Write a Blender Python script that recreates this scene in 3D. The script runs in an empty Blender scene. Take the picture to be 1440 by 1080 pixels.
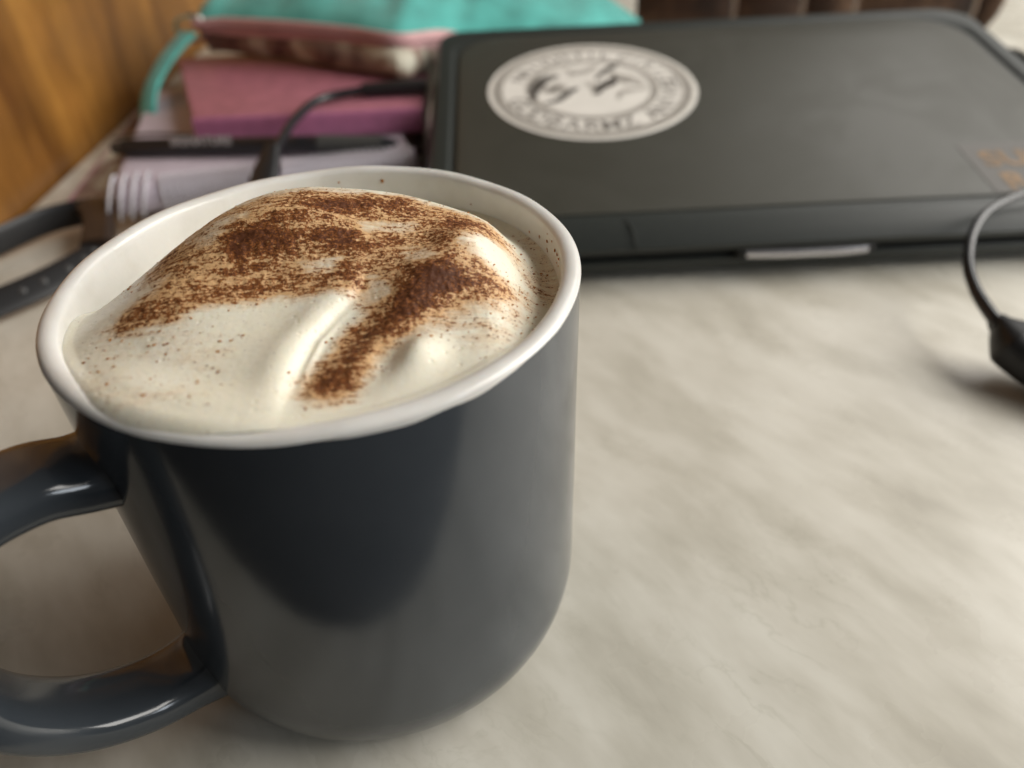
import bpy, bmesh, math, random
import numpy as np
from mathutils import Vector, Matrix
PI = math.pi
rad = math.radians
random.seed(7)
RNG = np.random.RandomState(7)
sc = bpy.context.scene
COL = sc.collection

# ------------------------------------------------------------------ camera
cam_d = bpy.data.cameras.new("camera")
cam = bpy.data.objects.new("camera", cam_d)
COL.objects.link(cam)
RT = Vector((0.998838813, -0.0296338149, -0.0379850372))
UP = Vector((0.0481770281, 0.614388344, 0.787531546))
FW = Vector((0.0, 0.788447081, -0.615102594))
m = Matrix((RT, UP, -FW)).transposed().to_4x4()
m.translation = Vector((0.0311206451, -0.114131520, 0.148809106))
cam.matrix_world = m
cam_d.sensor_width = 36.0
cam_d.lens = 36.0 * 1079.633 / 1440.0
cam_d.clip_start = 0.005
cam_d.clip_end = 50
cam_d.dof.use_dof = True
cam_d.dof.focus_distance = 0.132
cam_d.dof.aperture_fstop = cam_d.lens / 2.5
sc.camera = cam

# ------------------------------------------------------------------ light
w = bpy.data.worlds.new("World"); sc.world = w; w.use_nodes = True
bg = w.node_tree.nodes["Background"]
bg.inputs[0].default_value = (1.0, 0.97, 0.92, 1)
bg.inputs[1].default_value = 0.06
def area(name, loc, target, sx, sy, power, col):
    d = bpy.data.lights.new(name, 'AREA'); d.shape = 'RECTANGLE'; d.size = sx; d.size_y = sy
    d.energy = power; d.color = col
    o = bpy.data.objects.new(name, d); COL.objects.link(o)
    o.location = loc
    o.rotation_euler = (Vector(target) - Vector(loc)).to_track_quat('-Z', 'Y').to_euler()
    return o
area("window_light", (1.15, 0.10, 0.66), (0.05, 0.08, 0.02), 1.15, 1.10, 25.0, (1.0, 0.967, 0.91))
area("side_window_light", (0.85, -0.55, 0.40), (0.0, 0.0, 0.05), 0.16, 0.32, 1.1, (0.86, 0.93, 1.0))
area("room_light", (1.15, 1.05, 1.05), (0.05, 0.1, 0.0), 1.1, 0.9, 6.0, (1.0, 0.97, 0.92))
sc.view_settings.view_transform = 'Standard'
sc.view_settings.look = 'None'
sc.view_settings.exposure = 0.14
sc.view_settings.gamma = 1.0
sc.cycles.max_bounces = 8

# ------------------------------------------------------------------ materials
def mat(name, col=(.8, .8, .8), rough=.5, spec=.5, metal=0.0, coat=0.0, coat_rough=.05, sss=0.0, sssr=(1, .6, .35), ssss=.002, sheen=0.0):
    mt = bpy.data.materials.new(name); mt.use_nodes = True
    b = mt.node_tree.nodes["Principled BSDF"]
    b.inputs["Base Color"].default_value = (*col, 1)
    b.inputs["Roughness"].default_value = rough
    b.inputs["Specular IOR Level"].default_value = spec
    b.inputs["Metallic"].default_value = metal
    b.inputs["Coat Weight"].default_value = coat
    b.inputs["Coat Roughness"].default_value = coat_rough
    b.inputs["Sheen Weight"].default_value = sheen
    if sss:
        b.inputs["Subsurface Weight"].default_value = sss
        b.inputs["Subsurface Radius"].default_value = sssr
        b.inputs["Subsurface Scale"].default_value = ssss
    return mt
class NT:
    def __init__(s, mt):
        s.t = mt.node_tree; s.n = s.t.nodes; s.b = s.n["Principled BSDF"]
    def node(s, typ, ins=None, **kw):
        nd = s.n.new(typ)
        for k, v in kw.items(): setattr(nd, k, v)
        for k, v in (ins or {}).items():
            if hasattr(v, 'is_output'): s.t.links.new(v, nd.inputs[k])
            else: nd.inputs[k].default_value = v
        return nd
    def link(s, a, b): s.t.links.new(a, b)
    def coords(s, scale=(1, 1, 1), rot=(0, 0, 0), loc=(0, 0, 0), kind='Object'):
        tc = s.node('ShaderNodeTexCoord')
        mp = s.node('ShaderNodeMapping', {'Vector': tc.outputs[kind], 'Scale': scale, 'Rotation': rot, 'Location': loc})
        return mp.outputs[0]
    def noise(s, vec, scale, detail=4, rough=.5, dist=0):
        return s.node('ShaderNodeTexNoise', {'Vector': vec, 'Scale': scale, 'Detail': detail, 'Roughness': rough, 'Distortion': dist}).outputs[0]
    def ramp(s, fac, stops, interp='LINEAR'):
        r = s.node('ShaderNodeValToRGB', {'Fac': fac}); cr = r.color_ramp; cr.interpolation = interp
        while len(cr.elements) < len(stops): cr.elements.new(.5)
        for e, (p, c) in zip(cr.elements, stops):
            e.position = p; e.color = (*c, 1) if len(c) == 3 else c
        return r.outputs[0]
    def math(s, op, a, b=0.0, c=0.0, clamp=False):
        nd = s.node('ShaderNodeMath', {0: a, 1: b, 2: c}, operation=op, use_clamp=clamp); return nd.outputs[0]
    def mix(s, f, a, b, mode='MIX'):
        nd = s.n.new('ShaderNodeMix'); nd.data_type = 'RGBA'; nd.blend_type = mode
        for i, v in ((0, f), (6, a), (7, b)):
            if hasattr(v, 'is_output'): s.t.links.new(v, nd.inputs[i])
            else: nd.inputs[i].default_value = v if i == 0 else ((*v, 1) if len(v) == 3 else v)
        return nd.outputs[2]
    def bump(s, h, strength, dist):
        b = s.node('ShaderNodeBump', {'Height': h, 'Strength': strength, 'Distance': dist})
        s.link(b.outputs[0], s.b.inputs['Normal']); return b
    def color(s, c): s.link(c, s.b.inputs['Base Color'])
def fine(mt, scale, strength, dist, var=0.0, col=None):
    n = NT(mt); v = n.coords(); nz = n.noise(v, scale, 5)
    n.bump(nz, strength, dist)
    if var:
        c = col; lo = tuple(x * (1 - var) for x in c); hi = tuple(min(1, x * (1 + var)) for x in c)
        n.color(n.ramp(n.noise(v, scale * .21, 4), [(.3, lo), (.7, hi)]))
    return mt

# marbled laminate
M_table = mat('marble_laminate', rough=.28, spec=.5)
n = NT(M_table)
v0 = n.coords()
ws = n.node('ShaderNodeTexNoise', {'Vector': v0, 'Scale': 9.0, 'Detail': 3.0, 'Roughness': .5})
wv = n.node('ShaderNodeVectorMath', {0: ws.outputs[1], 1: (.5, .5, .5)}, operation='SUBTRACT')
wv2 = n.node('ShaderNodeVectorMath', {0: wv.outputs[0]}, operation='SCALE'); wv2.inputs['Scale'].default_value = .022
vv = n.node('ShaderNodeVectorMath', {0: v0, 1: wv2.outputs[0]}, operation='ADD').outputs[0]
def stretched(rz, s):
    r = n.node('ShaderNodeMapping', {'Vector': vv, 'Rotation': (0, 0, rad(rz))}).outputs[0]
    return n.node('ShaderNodeMapping', {'Vector': r, 'Scale': s}).outputs[0]
a1 = n.noise(stretched(52, (20, 55, 30)), 1.0, 5, .55)
a2 = n.noise(stretched(48, (11, 24, 20)), 1.0, 3, .5)
a3 = n.noise(stretched(58, (62, 120, 60)), 1.0, 4, .6)
mixh = n.math('ADD', n.math('MULTIPLY', a1, .55), n.math('ADD', n.math('MULTIPLY', a2, .3), n.math('MULTIPLY', a3, .15)))
cA = n.ramp(mixh, [(.34, (.455, .425, .355)), (.44, (.56, .53, .45)), (.52, (.64, .61, .53)), (.62, (.715, .69, .61))])
vein = n.ramp(n.noise(stretched(44, (38, 90, 40)), 1.0, 6, .6, .6), [(.40, (1, 1, 1)), (.49, (.985, .985, .985)), (.505, (.88, .88, .86)), (.53, (1, 1, 1))])
vmask = n.ramp(n.noise(v0, 17, 2), [(.5, (0, 0, 0)), (.66, (1, 1, 1))])
cB = n.mix(1.0, cA, n.mix(vmask, (1, 1, 1), vein), 'MULTIPLY')
n.color(cB)
n.link(n.ramp(n.noise(v0, 60, 4), [(.3, (.24, .24, .24)), (.7, (.36, .36, .36))]), n.b.inputs['Roughness'])
n.bump(n.noise(v0, 900, 3), .05, .0002)

# grey glazed stoneware
M_mug = mat('slate_glaze', (.058, .066, .074), rough=.16, spec=.7)
n = NT(M_mug); v = n.coords()
n.color(n.ramp(n.noise(v, 45, 5), [(.3, (.043, .051, .060)), (.7, (.055, .064, .074))]))
n.link(n.ramp(n.noise(v, 90, 4), [(.3, (.12, .12, .12)), (.7, (.16, .16, .16))]), n.b.inputs['Roughness'])
n.bump(n.noise(v, 1500, 3), .035, .0002)
M_lip = mat('white_glaze', (.80, .775, .73), rough=.18, spec=.5, sss=.12, ssss=.001)
n = NT(M_lip); v = n.coords()
n.color(n.ramp(n.noise(v, 130, 5), [(.3, (.67, .65, .61)), (.6, (.74, .725, .69))]))
n.bump(n.noise(v, 260, 3), .10, .0006)

# milk foam with cocoa
M_foam = mat('milk_foam', (.86, .80, .66), rough=.42, spec=.35, sss=.35, sssr=(1.0, .75, .45), ssss=.0022)
n = NT(M_foam)
v = n.coords()
at = n.node('ShaderNodeAttribute', attribute_name='cocoa').outputs['Fac']
vs = n.node('ShaderNodeMapping', {'Vector': v, 'Rotation': (0, 0, rad(-8)), 'Scale': (.7, 1.15, 1)}).outputs[0]
grain = n.noise(vs, 1900, 3, .62)
grain2 = n.noise(v, 4200, 2, .6)
med = n.noise(vs, 520, 4, .6)
big = n.noise(v, 150, 3, .6)
dens = n.math('ADD', at, n.math('MULTIPLY', n.math('SUBTRACT', med, .5), 1.5))
dens = n.math('ADD', dens, n.math('MULTIPLY', n.math('SUBTRACT', big, .5), .9))
strk = n.noise(n.node('ShaderNodeMapping', {'Vector': v, 'Rotation': (0, 0, rad(-10)), 'Scale': (.22, 1.5, .6)}).outputs[0], 640, 4, .6)
dens = n.math('ADD', dens, n.math('MULTIPLY', n.math('SUBTRACT', strk, .5), 1.5))
dens = n.math('MULTIPLY', dens, n.ramp(at, [(.02, (0, 0, 0)), (.16, (1, 1, 1))]))
foamc = n.ramp(n.noise(v, 70, 3), [(.3, (.76, .715, .575)), (.7, (.83, .79, .665))])
# moist stain spreading round the powder
stain = n.ramp(n.math('ADD', n.math('MULTIPLY', dens, .45), n.math('MULTIPLY', at, .75)), [(.05, (0, 0, 0)), (.55, (1, 1, 1))])
c1 = n.mix(n.math('MULTIPLY', stain, .80), foamc, (.60, .31, .095))
gsum = n.math('ADD', n.math('MULTIPLY', grain, .7), n.math('MULTIPLY', grain2, .3))
gg = n.math('ADD', n.math('MULTIPLY', n.math('SUBTRACT', gsum, .5), 3.1), n.math('MULTIPLY', dens, .84))
c2 = n.mix(n.ramp(gg, [(.42, (0, 0, 0)), (.58, (1, 1, 1))]), c1, (.26, .086, .018))
c3 = n.mix(n.ramp(n.math('ADD', gg, n.math('MULTIPLY', n.math('SUBTRACT', grain2, .5), 2.2)), [(.62, (0, 0, 0)), (1.05, (.95, .95, .95))]), c2, (.075, .021, .006))
n.color(c3)
rr_ = n.ramp(dens, [(.15, (.29, .29, .29)), (.6, (.62, .62, .62))])
n.link(rr_, n.b.inputs['Roughness'])
n.link(n.math('MULTIPLY', n.math('SUBTRACT', 1.0, n.ramp(dens, [(.2, (0, 0, 0)), (.7, (1, 1, 1))])), .35), n.b.inputs['Subsurface Weight'])
bub = n.node('ShaderNodeTexVoronoi', {'Vector': v, 'Scale': 1500.0}, feature='F1').outputs[0]
pit = n.ramp(n.node('ShaderNodeTexVoronoi', {'Vector': v, 'Scale': 620.0}, feature='F1').outputs[0], [(.10, (0, 0, 0)), (.26, (1, 1, 1))])
pitm = n.ramp(n.noise(v, 95, 3), [(.50, (0, 0, 0)), (.62, (1, 1, 1))])
pit = n.math('MULTIPLY', n.math('SUBTRACT', pit, 1.0), pitm)
pb = n.ramp(n.node('ShaderNodeTexVoronoi', {'Vector': v, 'Scale': 300.0, 'Randomness': 1.0}, feature='F1').outputs[0], [(.08, (0, 0, 0)), (.15, (1, 1, 1))])
pit = n.math('ADD', pit, n.math('MULTIPLY', n.math('SUBTRACT', pb, 1.0), n.ramp(n.noise(v, 130, 2), [(.54, (0, 0, 0)), (.60, (1, 1, 1))])))
hh = n.math('ADD', n.math('MULTIPLY', pit, .55), n.math('ADD', n.math('MULTIPLY', gsum, n.math('ADD', n.math('MULTIPLY', dens, 1.3, clamp=True), .05)), n.math('MULTIPLY', bub, .07)))
n.bump(hh, .55, .00028)
M_cocoa = mat('cocoa', (.13, .04, .012), rough=.7, spec=.25, sss=.5, ssss=.0006)
n = NT(M_cocoa); n.color(n.ramp(n.noise(n.coords(), 1400, 2), [(.35, (.22, .075, .018)), (.65, (.50, .22, .06))]))

M_case = fine(mat('case_plastic', (.03, .034, .031), rough=.42), 3000, .05, .0001, .12, (.022, .026, .023))
M_lid = fine(mat('lid_panel', (.042, .040, .033), rough=.42), 2500, .05, .0001, .06, (.050, .049, .038))
n = NT(M_lid); v = n.coords(); n.link(n.ramp(n.noise(v, 24, 5, .6, 1.2), [(.35, (.40, .40, .40)), (.65, (.52, .52, .52))]), n.b.inputs['Roughness'])
M_black = fine(mat('black_rubber', (.012, .012, .013), rough=.45), 900, .1, .0002)
M_blackgl = mat('black_gloss', (.016, .016, .018), rough=.25)
M_darkgap = mat('dark_recess', (.006, .006, .006), rough=.6)
M_alu = mat('brushed_aluminium', (.72, .71, .74), rough=.25, metal=.85)
M_stick = fine(mat('sticker_paper', (.76, .74, .69), rough=.45), 400, .05, .0001, .04, (.77, .745, .69))
M_stgrey = mat('sticker_grey_print', (.60, .57, .52), rough=.5)
M_stlet = mat('sticker_letter_print', (.22, .20, .18), rough=.5)
M_stdark = mat('sticker_dark_print', (.15, .135, .12), rough=.5)
M_orange = fine(mat('orange_print', (.30, .17, .06), rough=.5), 500, .05, .0001, .25, (.22, .13, .055))
M_decal = mat('dark_decal', (.068, .060, .050), rough=.35)

# varnished wood
M_wood = mat('varnished_wood', rough=.32, spec=.45)
n = NT(M_wood); v = n.coords()
vg = n.node('ShaderNodeMapping', {'Vector': v, 'Scale': (1, 22, 3.4)}).outputs[0]
g1 = n.noise(vg, 1.0, 6, .55, .8)
vf = n.node('ShaderNodeMapping', {'Vector': v, 'Scale': (1, 110, 14)}).outputs[0]
g2 = n.noise(vf, 1.0, 5, .6, .3)
gm = n.math('ADD', n.math('MULTIPLY', g1, .68), n.math('MULTIPLY', g2, .32))
cw = n.ramp(gm, [(.30, (.10, .038, .009)), (.44, (.205, .088, .019)), (.55, (.30, .135, .028)), (.70, (.40, .195, .042))])
cl = n.ramp(n.noise(v, 26, 3), [(.3, (.72, .72, .72)), (.7, (1.1, 1.1, 1.1))])
n.color(n.mix(1.0, cw, cl, 'MULTIPLY'))
n.bump(g2, .15, .0006)

def fabric(name, c, var=.15, rough=.8):
    mt = mat(name, c, rough=rough, spec=.25, sheen=.3)
    n = NT(mt); v = n.coords()
    lo = tuple(x * (1 - var) for x in c); hi = tuple(x * (1 + var) for x in c)
    n.color(n.ramp(n.noise(v, 60, 5), [(.3, lo), (.7, hi)]))
    wv = n.math('ADD', n.node('ShaderNodeTexWave', {'Vector': v, 'Scale': 500.0}, bands_direction='X').outputs[1], n.node('ShaderNodeTexWave', {'Vector': v, 'Scale': 500.0}, bands_direction='Y').outputs[1])
    n.bump(wv, .25, .0004)
    return mt
M_teal = fabric('teal_canvas', (.075, .37, .33), .2)
M_zip = fabric('pink_zip_tape', (.60, .36, .36), .1)
M_zipdark = fabric('zip_teeth', (.34, .17, .18), .1, .5)
M_pink = fine(mat('pink_cover', (.38, .145, .20), rough=.42), 700, .12, .0002, .14, (.38, .145, .19))
M_pinkb = fine(mat('bright_pink_cover', (.52, .17, .33), rough=.4), 700, .12, .0002, .10, (.42, .15, .27))
M_lilac = fine(mat('lilac_paper', (.53, .47, .54), rough=.55), 600, .1, .0002, .08, (.52, .46, .53))
M_pages = mat('page_edges', (.50, .44, .36), rough=.7)
n = NT(M_pages); v = n.coords((1, 1, 1)); n.color(n.ramp(n.node('ShaderNodeTexWave', {'Vector': v, 'Scale': 600.0, 'Distortion': 1.0}, bands_direction='Z').outputs[1], [(0, (.36, .31, .25)), (1, (.58, .52, .43))]))
M_wire = mat('white_wire', (.62, .61, .66), rough=.22, spec=.6)
def patterned(name):
    mt = mat(name, rough=.75, spec=.25)
    n = NT(mt); v = n.coords()
    f = n.noise(v, 38, 4, .55, .6)
    n.color(n.ramp(f, [(.32, (.10, .055, .05)), (.42, (.24, .16, .13)), (.5, (.30, .23, .18)), (.56, (.50, .47, .38)), (.66, (.60, .58, .48))]))
    n.bump(n.noise(v, 900, 3), .2, .0003)
    return mt
M_pattern = patterned('patterned_cotton')
M_leather = mat('brown_leather', rough=.42, spec=.45)
n = NT(M_leather); v = n.coords()
n.color(n.ramp(n.noise(v, 42, 4, .55), [(.3, (.030, .014, .008)), (.5, (.075, .036, .020)), (.7, (.20, .115, .065))]))
n.bump(n.noise(v, 420, 4), .3, .0005)
M_seam = fabric('pale_seam', (.26, .18, .13), .2)
M_steel = mat('polished_steel', (.75, .72, .68), rough=.18, metal=1.0)
M_penbody = mat('pen_black', (.018, .019, .022), rough=.3)
M_pengrip = mat('pen_grip', (.06, .062, .06), rough=.55)
M_silver = mat('silver_print', (.45, .46, .50), rough=.35, metal=.3)
M_floor = fine(mat('dark_floor', (.06, .045, .035), rough=.6), 30, .1, .01, .3, (.06, .045, .035))

# ------------------------------------------------------------------ helpers
def obj(name, me, mt=None, parent=None, smooth=True, **props):
    if isinstance(me, bmesh.types.BMesh):
        bm = me; me = bpy.data.meshes.new(name); bm.normal_update(); bm.to_mesh(me); bm.free()
    o = bpy.data.objects.new(name, me); COL.objects.link(o)
    if mt is not None and not me.materials: me.materials.append(mt)
    if smooth:
        me.polygons.foreach_set('use_smooth', [True] * len(me.polygons))
        try: me.set_sharp_from_angle(angle=rad(38))
        except Exception: pass
    if parent is not None: o.parent = parent
    for k, v in props.items(): o[k] = v
    return o
def tag(o, label=None, cat=None, group=None, kind=None):
    if label: o['label'] = label
    if cat: o['category'] = cat
    if group: o['group'] = group
    if kind: o['kind'] = kind
    return o
def empty(name, loc=(0, 0, 0), rot=(0, 0, 0)):
    o = bpy.data.objects.new(name, None); COL.objects.link(o); o.empty_display_size = .01
    o.location = loc; o.rotation_euler = rot; return o
def pydata(name, v, f):
    me = bpy.data.meshes.new(name); me.from_pydata([tuple(p) for p in v], [], f); me.update(); return me
def lathe(prof, n=160, wob=None):
    bm = bmesh.new(); rows = []
    for i, (r, z) in enumerate(prof):
        row = []
        for k in range(n):
            a = 2 * PI * k / n
            dz = wob(a, i) if wob else 0
            row.append(bm.verts.new((r * math.cos(a), r * math.sin(a), z + dz)))
        rows.append(row)
    for a, b in zip(rows[:-1], rows[1:]):
        for k in range(n): bm.faces.new((a[k], a[(k + 1) % n], b[(k + 1) % n], b[k]))
    return bm, rows
def prism(poly, z0, z1, bevel=0.0, seg=3):
    bm = bmesh.new()
    a = [bm.verts.new((x, y, z0)) for x, y in poly]; b = [bm.verts.new((x, y, z1)) for x, y in poly]
    bm.faces.new(a[::-1]); bm.faces.new(b); k = len(poly)
    for i in range(k): bm.faces.new((a[i], a[(i + 1) % k], b[(i + 1) % k], b[i]))
    if bevel:
        es = [e for e in bm.edges]
        bmesh.ops.bevel(bm, geom=es, offset=bevel, segments=seg, profile=.5, affect='EDGES')
    return bm
def bevel_top(poly, z0, z1, bev, seg=4, bottom=0.0):
    # prism with rounded top rim, built as inset loops
    def inset(poly, d):
        P = [Vector(p) for p in poly]; out = []
        k = len(P)
        for i in range(k):
            e1 = (P[i] - P[i - 1]).normalized(); e2 = (P[(i + 1) % k] - P[i]).normalized()
            n1 = Vector((-e1.y, e1.x)); n2 = Vector((-e2.y, e2.x)); b = (n1 + n2)
            b = b / max(.3, b.dot(n1)); out.append(P[i] + b * d)
        return out
    bm = bmesh.new(); rows = []
    prof = [(bottom, z0)] + ([(0, z0 + bottom)] if bottom else [])
    for s in range(seg + 1):
        a = PI / 2 * s / seg
        prof.append((bev * (1 - math.cos(a)), z1 - bev + bev * math.sin(a)))
    for d, z in prof: rows.append([bm.verts.new((p.x, p.y, z)) for p in inset(poly, d)])
    k = len(poly)
    for a, b in zip(rows[:-1], rows[1:]):
        for i in range(k): bm.faces.new((a[i], a[(i + 1) % k], b[(i + 1) % k], b[i]))
    bm.faces.new(rows[0][::-1]); bm.faces.new(rows[-1])
    return bm
def rrect(x0, y0, x1, y1, r, n=8):
    if not isinstance(r, (tuple, list)): r = (r,) * 4     # order: x0y0, x1y0, x1y1, x0y1
    out = []
    for (cx, cy, a0, rr) in ((x0 + r[0], y0 + r[0], PI, r[0]), (x1 - r[1], y0 + r[1], 1.5 * PI, r[1]), (x1 - r[2], y1 - r[2], 0, r[2]), (x0 + r[3], y1 - r[3], .5 * PI, r[3])):
        for k in range(n + 1):
            a = a0 + .5 * PI * k / n; out.append((cx + rr * math.cos(a), cy + rr * math.sin(a)))
    return out
def catmull(P, per=10):
    P = [Vector(p) for p in P]; Q = [2 * P[0] - P[1]] + P + [2 * P[-1] - P[-2]]; out = []
    for i in range(1, len(Q) - 2):
        a, b, c, d = Q[i - 1:i + 3]
        for k in range(per):
            t = k / per
            out.append(.5 * ((2 * b) + (c - a) * t + (2 * a - 5 * b + 4 * c - d) * t * t + (3 * b - a - 3 * c + d) * t ** 3))
    out.append(P[-1]); return out
def sweep(path, prof_at, closed_ends=True, up=Vector((0, 0, 1))):
    """sweep a closed profile [(side, up)] along a path; prof_at(t) returns the profile"""
    bm = bmesh.new(); rows = []; N = len(path)
    for i, p in enumerate(path):
        t = (path[min(i + 1, N - 1)] - path[max(i - 1, 0)]).normalized()
        u_ = up(i / (N - 1)) if callable(up) else up
        s = t.cross(u_)
        s = s.normalized() if s.length > 1e-6 else Vector((1, 0, 0)); u = s.cross(t)
        rows.append([bm.verts.new(p + s * a + u * b) for a, b in prof_at(i / (N - 1))])
    k = len(rows[0])
    for a, b in zip(rows[:-1], rows[1:]):
        for j in range(k): bm.faces.new((a[j], a[(j + 1) % k], b[(j + 1) % k], b[j]))
    if closed_ends: bm.faces.new(rows[0][::-1]); bm.faces.new(rows[-1])
    bmesh.ops.recalc_face_normals(bm, faces=bm.faces)
    return bm
def ell(a, b, n=16, p=2.0):
    out = []
    for k in range(n):
        t = 2 * PI * k / n; c, s = math.cos(t), math.sin(t)
        out.append((a * math.copysign(abs(c) ** (2 / p), c), b * math.copysign(abs(s) ** (2 / p), s)))
    return out
def tube(path, r, n=14, per=10):
    pts = catmull(path, per)
    if callable(r): return sweep(pts, lambda t: ell(r(t), r(t), n), up=Vector((.12, .05, 1)).normalized())
    return sweep(pts, lambda t: ell(r, r, n), up=Vector((.12, .05, 1)).normalized())
def text_mesh(body, size, depth=0.00012, cx=True, spacing=1.0, bold=0.0):
    cu = bpy.data.curves.new('t', 'FONT'); cu.body = body; cu.size = size; cu.extrude = depth; cu.offset = bold
    cu.align_x = 'CENTER' if cx else 'LEFT'; cu.space_character = spacing; cu.resolution_u = 4
    o = bpy.data.objects.new('t', cu); COL.objects.link(o)
    dg = bpy.context.evaluated_depsgraph_get(); me = bpy.data.meshes.new_from_object(o.evaluated_get(dg))
    bpy.data.objects.remove(o); bpy.data.curves.remove(cu); return me
def join_meshes(items):
    bm = bmesh.new()
    for me, mx in items:
        k = len(bm.verts); bm.from_mesh(me); bm.verts.ensure_lookup_table()
        bmesh.ops.transform(bm, matrix=mx, verts=bm.verts[k:]); 
    return bm

# ------------------------------------------------------------------ setting
bm = bevel_top([(-.1935, -.078), (.75, -.078), (.75, 1.15), (-.1935, 1.15)], -.028, 0.0, .004, 4, .003)
tag(obj('table_top', bm, M_table), kind='structure')
bm = prism([(-3, -3), (4, -3), (4, 4), (-3, 4)], -.78, -.75)
tag(obj('floor', bm, M_floor), kind='structure')
bm = prism([(-.225, .075), (-.1945, .075), (-.1945, 1.2), (-.225, 1.2)], -.60, .62, .0015, 2)
tag(obj('wooden_panel', bm, M_wood), 'upright varnished orange-brown wooden panel along the left edge of the table', 'panel')

# ------------------------------------------------------------------ mug
R = .0435; HR = .0867
mug = tag(empty('mug', (0, 0, 0)), 'dark slate grey glazed mug with a white rim, full of foam', 'mug')
def wob(a, i=0):
    return .00026 * math.sin(3 * a + 1.2) + .00020 * math.sin(7 * a + .4) + .00016 * math.sin(17 * a) + .00008 * math.sin(31 * a + 2) - .0004 * math.exp(-((((a - 5.35 + PI) % (2 * PI)) - PI) / .16) ** 2)
gl = HR - .0012
prof = [(.0, .0022), (.026, .0022), (.0285, .0004), (.0300, .0), (.0315, .0003)]
for s in range(13):                       # rounded foot
    a = PI / 2 * s / 12
    prof.append((.0322 + .0104 * math.sin(a), .0008 + .0175 * (1 - math.cos(a))))
prof += [(.0427, .030), (.0429, .040), (.0430, .052), (.0431, .064), (.04325, .074), (.04335, .082), (.0434, gl)]
bm, rows = lathe(prof, 200, lambda a, i: wob(a) if i == len(prof) - 1 else 0)
bmesh.ops.remove_doubles(bm, verts=bm.verts, dist=1e-6)
bmesh.ops.recalc_face_normals(bm, faces=bm.faces)
obj('body', bm, M_mug, mug)
lp = [(.0434, gl)]
for s in range(1, 12):
    a = PI * s / 12
    lp.append((.0419 + .00165 * math.cos(a), HR - .0014 + .0014 * math.sin(a) ** .8))
lp += [(.0402, gl - .001), (.0400, gl - .004), (.0398, .070), (.0396, .050), (.0390, .030), (.036, .016), (.028, .009), (.010, .007), (.0, .007)]
bm, rows = lathe(lp, 200, lambda a, i: wob(a) if i == 0 else (.00012 * math.sin(5 * a + 1) + .00007 * math.sin(13 * a)) * (i < 12))
bmesh.ops.remove_doubles(bm, verts=bm.verts, dist=1e-6)
bmesh.ops.recalc_face_normals(bm, faces=bm.faces)
obj('white_rim', bm, M_lip, mug, label='white glazed lip and inside wall of the mug')

# handle: C-shaped strap in the radial plane
HA = rad(220.0)
hd = Vector((math.cos(HA), math.sin(HA), 0))
hp = [(.0385, .0682), (.0450, .0694), (.0520, .0716), (.0610, .0708), (.0690, .0650), (.0738, .0550), (.0738, .0430), (.0705, .0318), (.0630, .0222), (.0535, .0166), (.0450, .0150), (.0385, .0150)]
path = catmull([hd * a + Vector((0, 0, b)) for a, b in hp], 10)
def hprof(t):
    e = min(t, 1 - t)
    fl = math.exp(-(e / .07) ** 2)
    return ell(.0074 + .0010 * fl, .0042 + (.0008 if t < .5 else .0018) * fl, 28, 2.9)
bm = sweep(path, hprof, up=lambda t: Vector((0, 0, 1)) if False else Vector((-hd.y, hd.x, 0)))
# the profile's first axis must lie across the strap: swap by using the tangential vector as "up"
bm.free()
def hprof2(t):
    return [(b, a) for a, b in hprof(t)]
bm = sweep(path, hprof2, up=Vector((-hd.y, hd.x, 0)))
obj('handle', bm, M_mug, mug)

# ------------------------------------------------------------------ foam
# ---- foam height field (mm, relative to the mug axis and to the rim) ----
def _interp(xs, ys, x):
    # smooth (cosine-blurred) interpolation
    return sum(np.interp(x + d, xs, ys) * w for d, w in ((-3, .15), (-1.5, .2), (0, .3), (1.5, .2), (3, .15)))
CX = [-40, -36, -30, -23, -17, -10, -3, 6, 13, 22, 28, 31, 34, 37, 41]
CY = [-13, -10, -1, 5, 8.5, 11, 12, 12, 12, 9, 6, 4, 2, 2, 2]
CH = [-4.0, -3.0, -0.6, 3.3, 6.2, 8.0, 8.5, 7.4, 6.2, 4.2, 3.1, 0.6, -4.0, -6.2, -6.6]
def seg(x, y, x1, y1, x2, y2):
    dx, dy = x2 - x1, y2 - y1
    t = np.clip(((x - x1) * dx + (y - y1) * dy) / (dx * dx + dy * dy), 0, 1)
    return np.hypot(x - x1 - t * dx, y - y1 - t * dy), t
def polyd(x, y, pts):
    d = np.full(np.shape(x), 1e9)
    for a, b in zip(pts[:-1], pts[1:]):
        d = np.minimum(d, seg(x, y, a[0], a[1], b[0], b[1])[0])
    return d
def g(x, y, cx, cy, sx, sy, a=0):
    c, s = math.cos(math.radians(a)), math.sin(math.radians(a))
    u, v = (x - cx) * c + (y - cy) * s, -(x - cx) * s + (y - cy) * c
    return np.exp(-u * u / (2 * sx * sx) - v * v / (2 * sy * sy))
CREASE = [(8.6, -10.5), (7.6, -13.0), (5.0, -16.8), (2.6, -21.9), (1.4, -28.3), (1.1, -33.7), (1.2, -38)]
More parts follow.
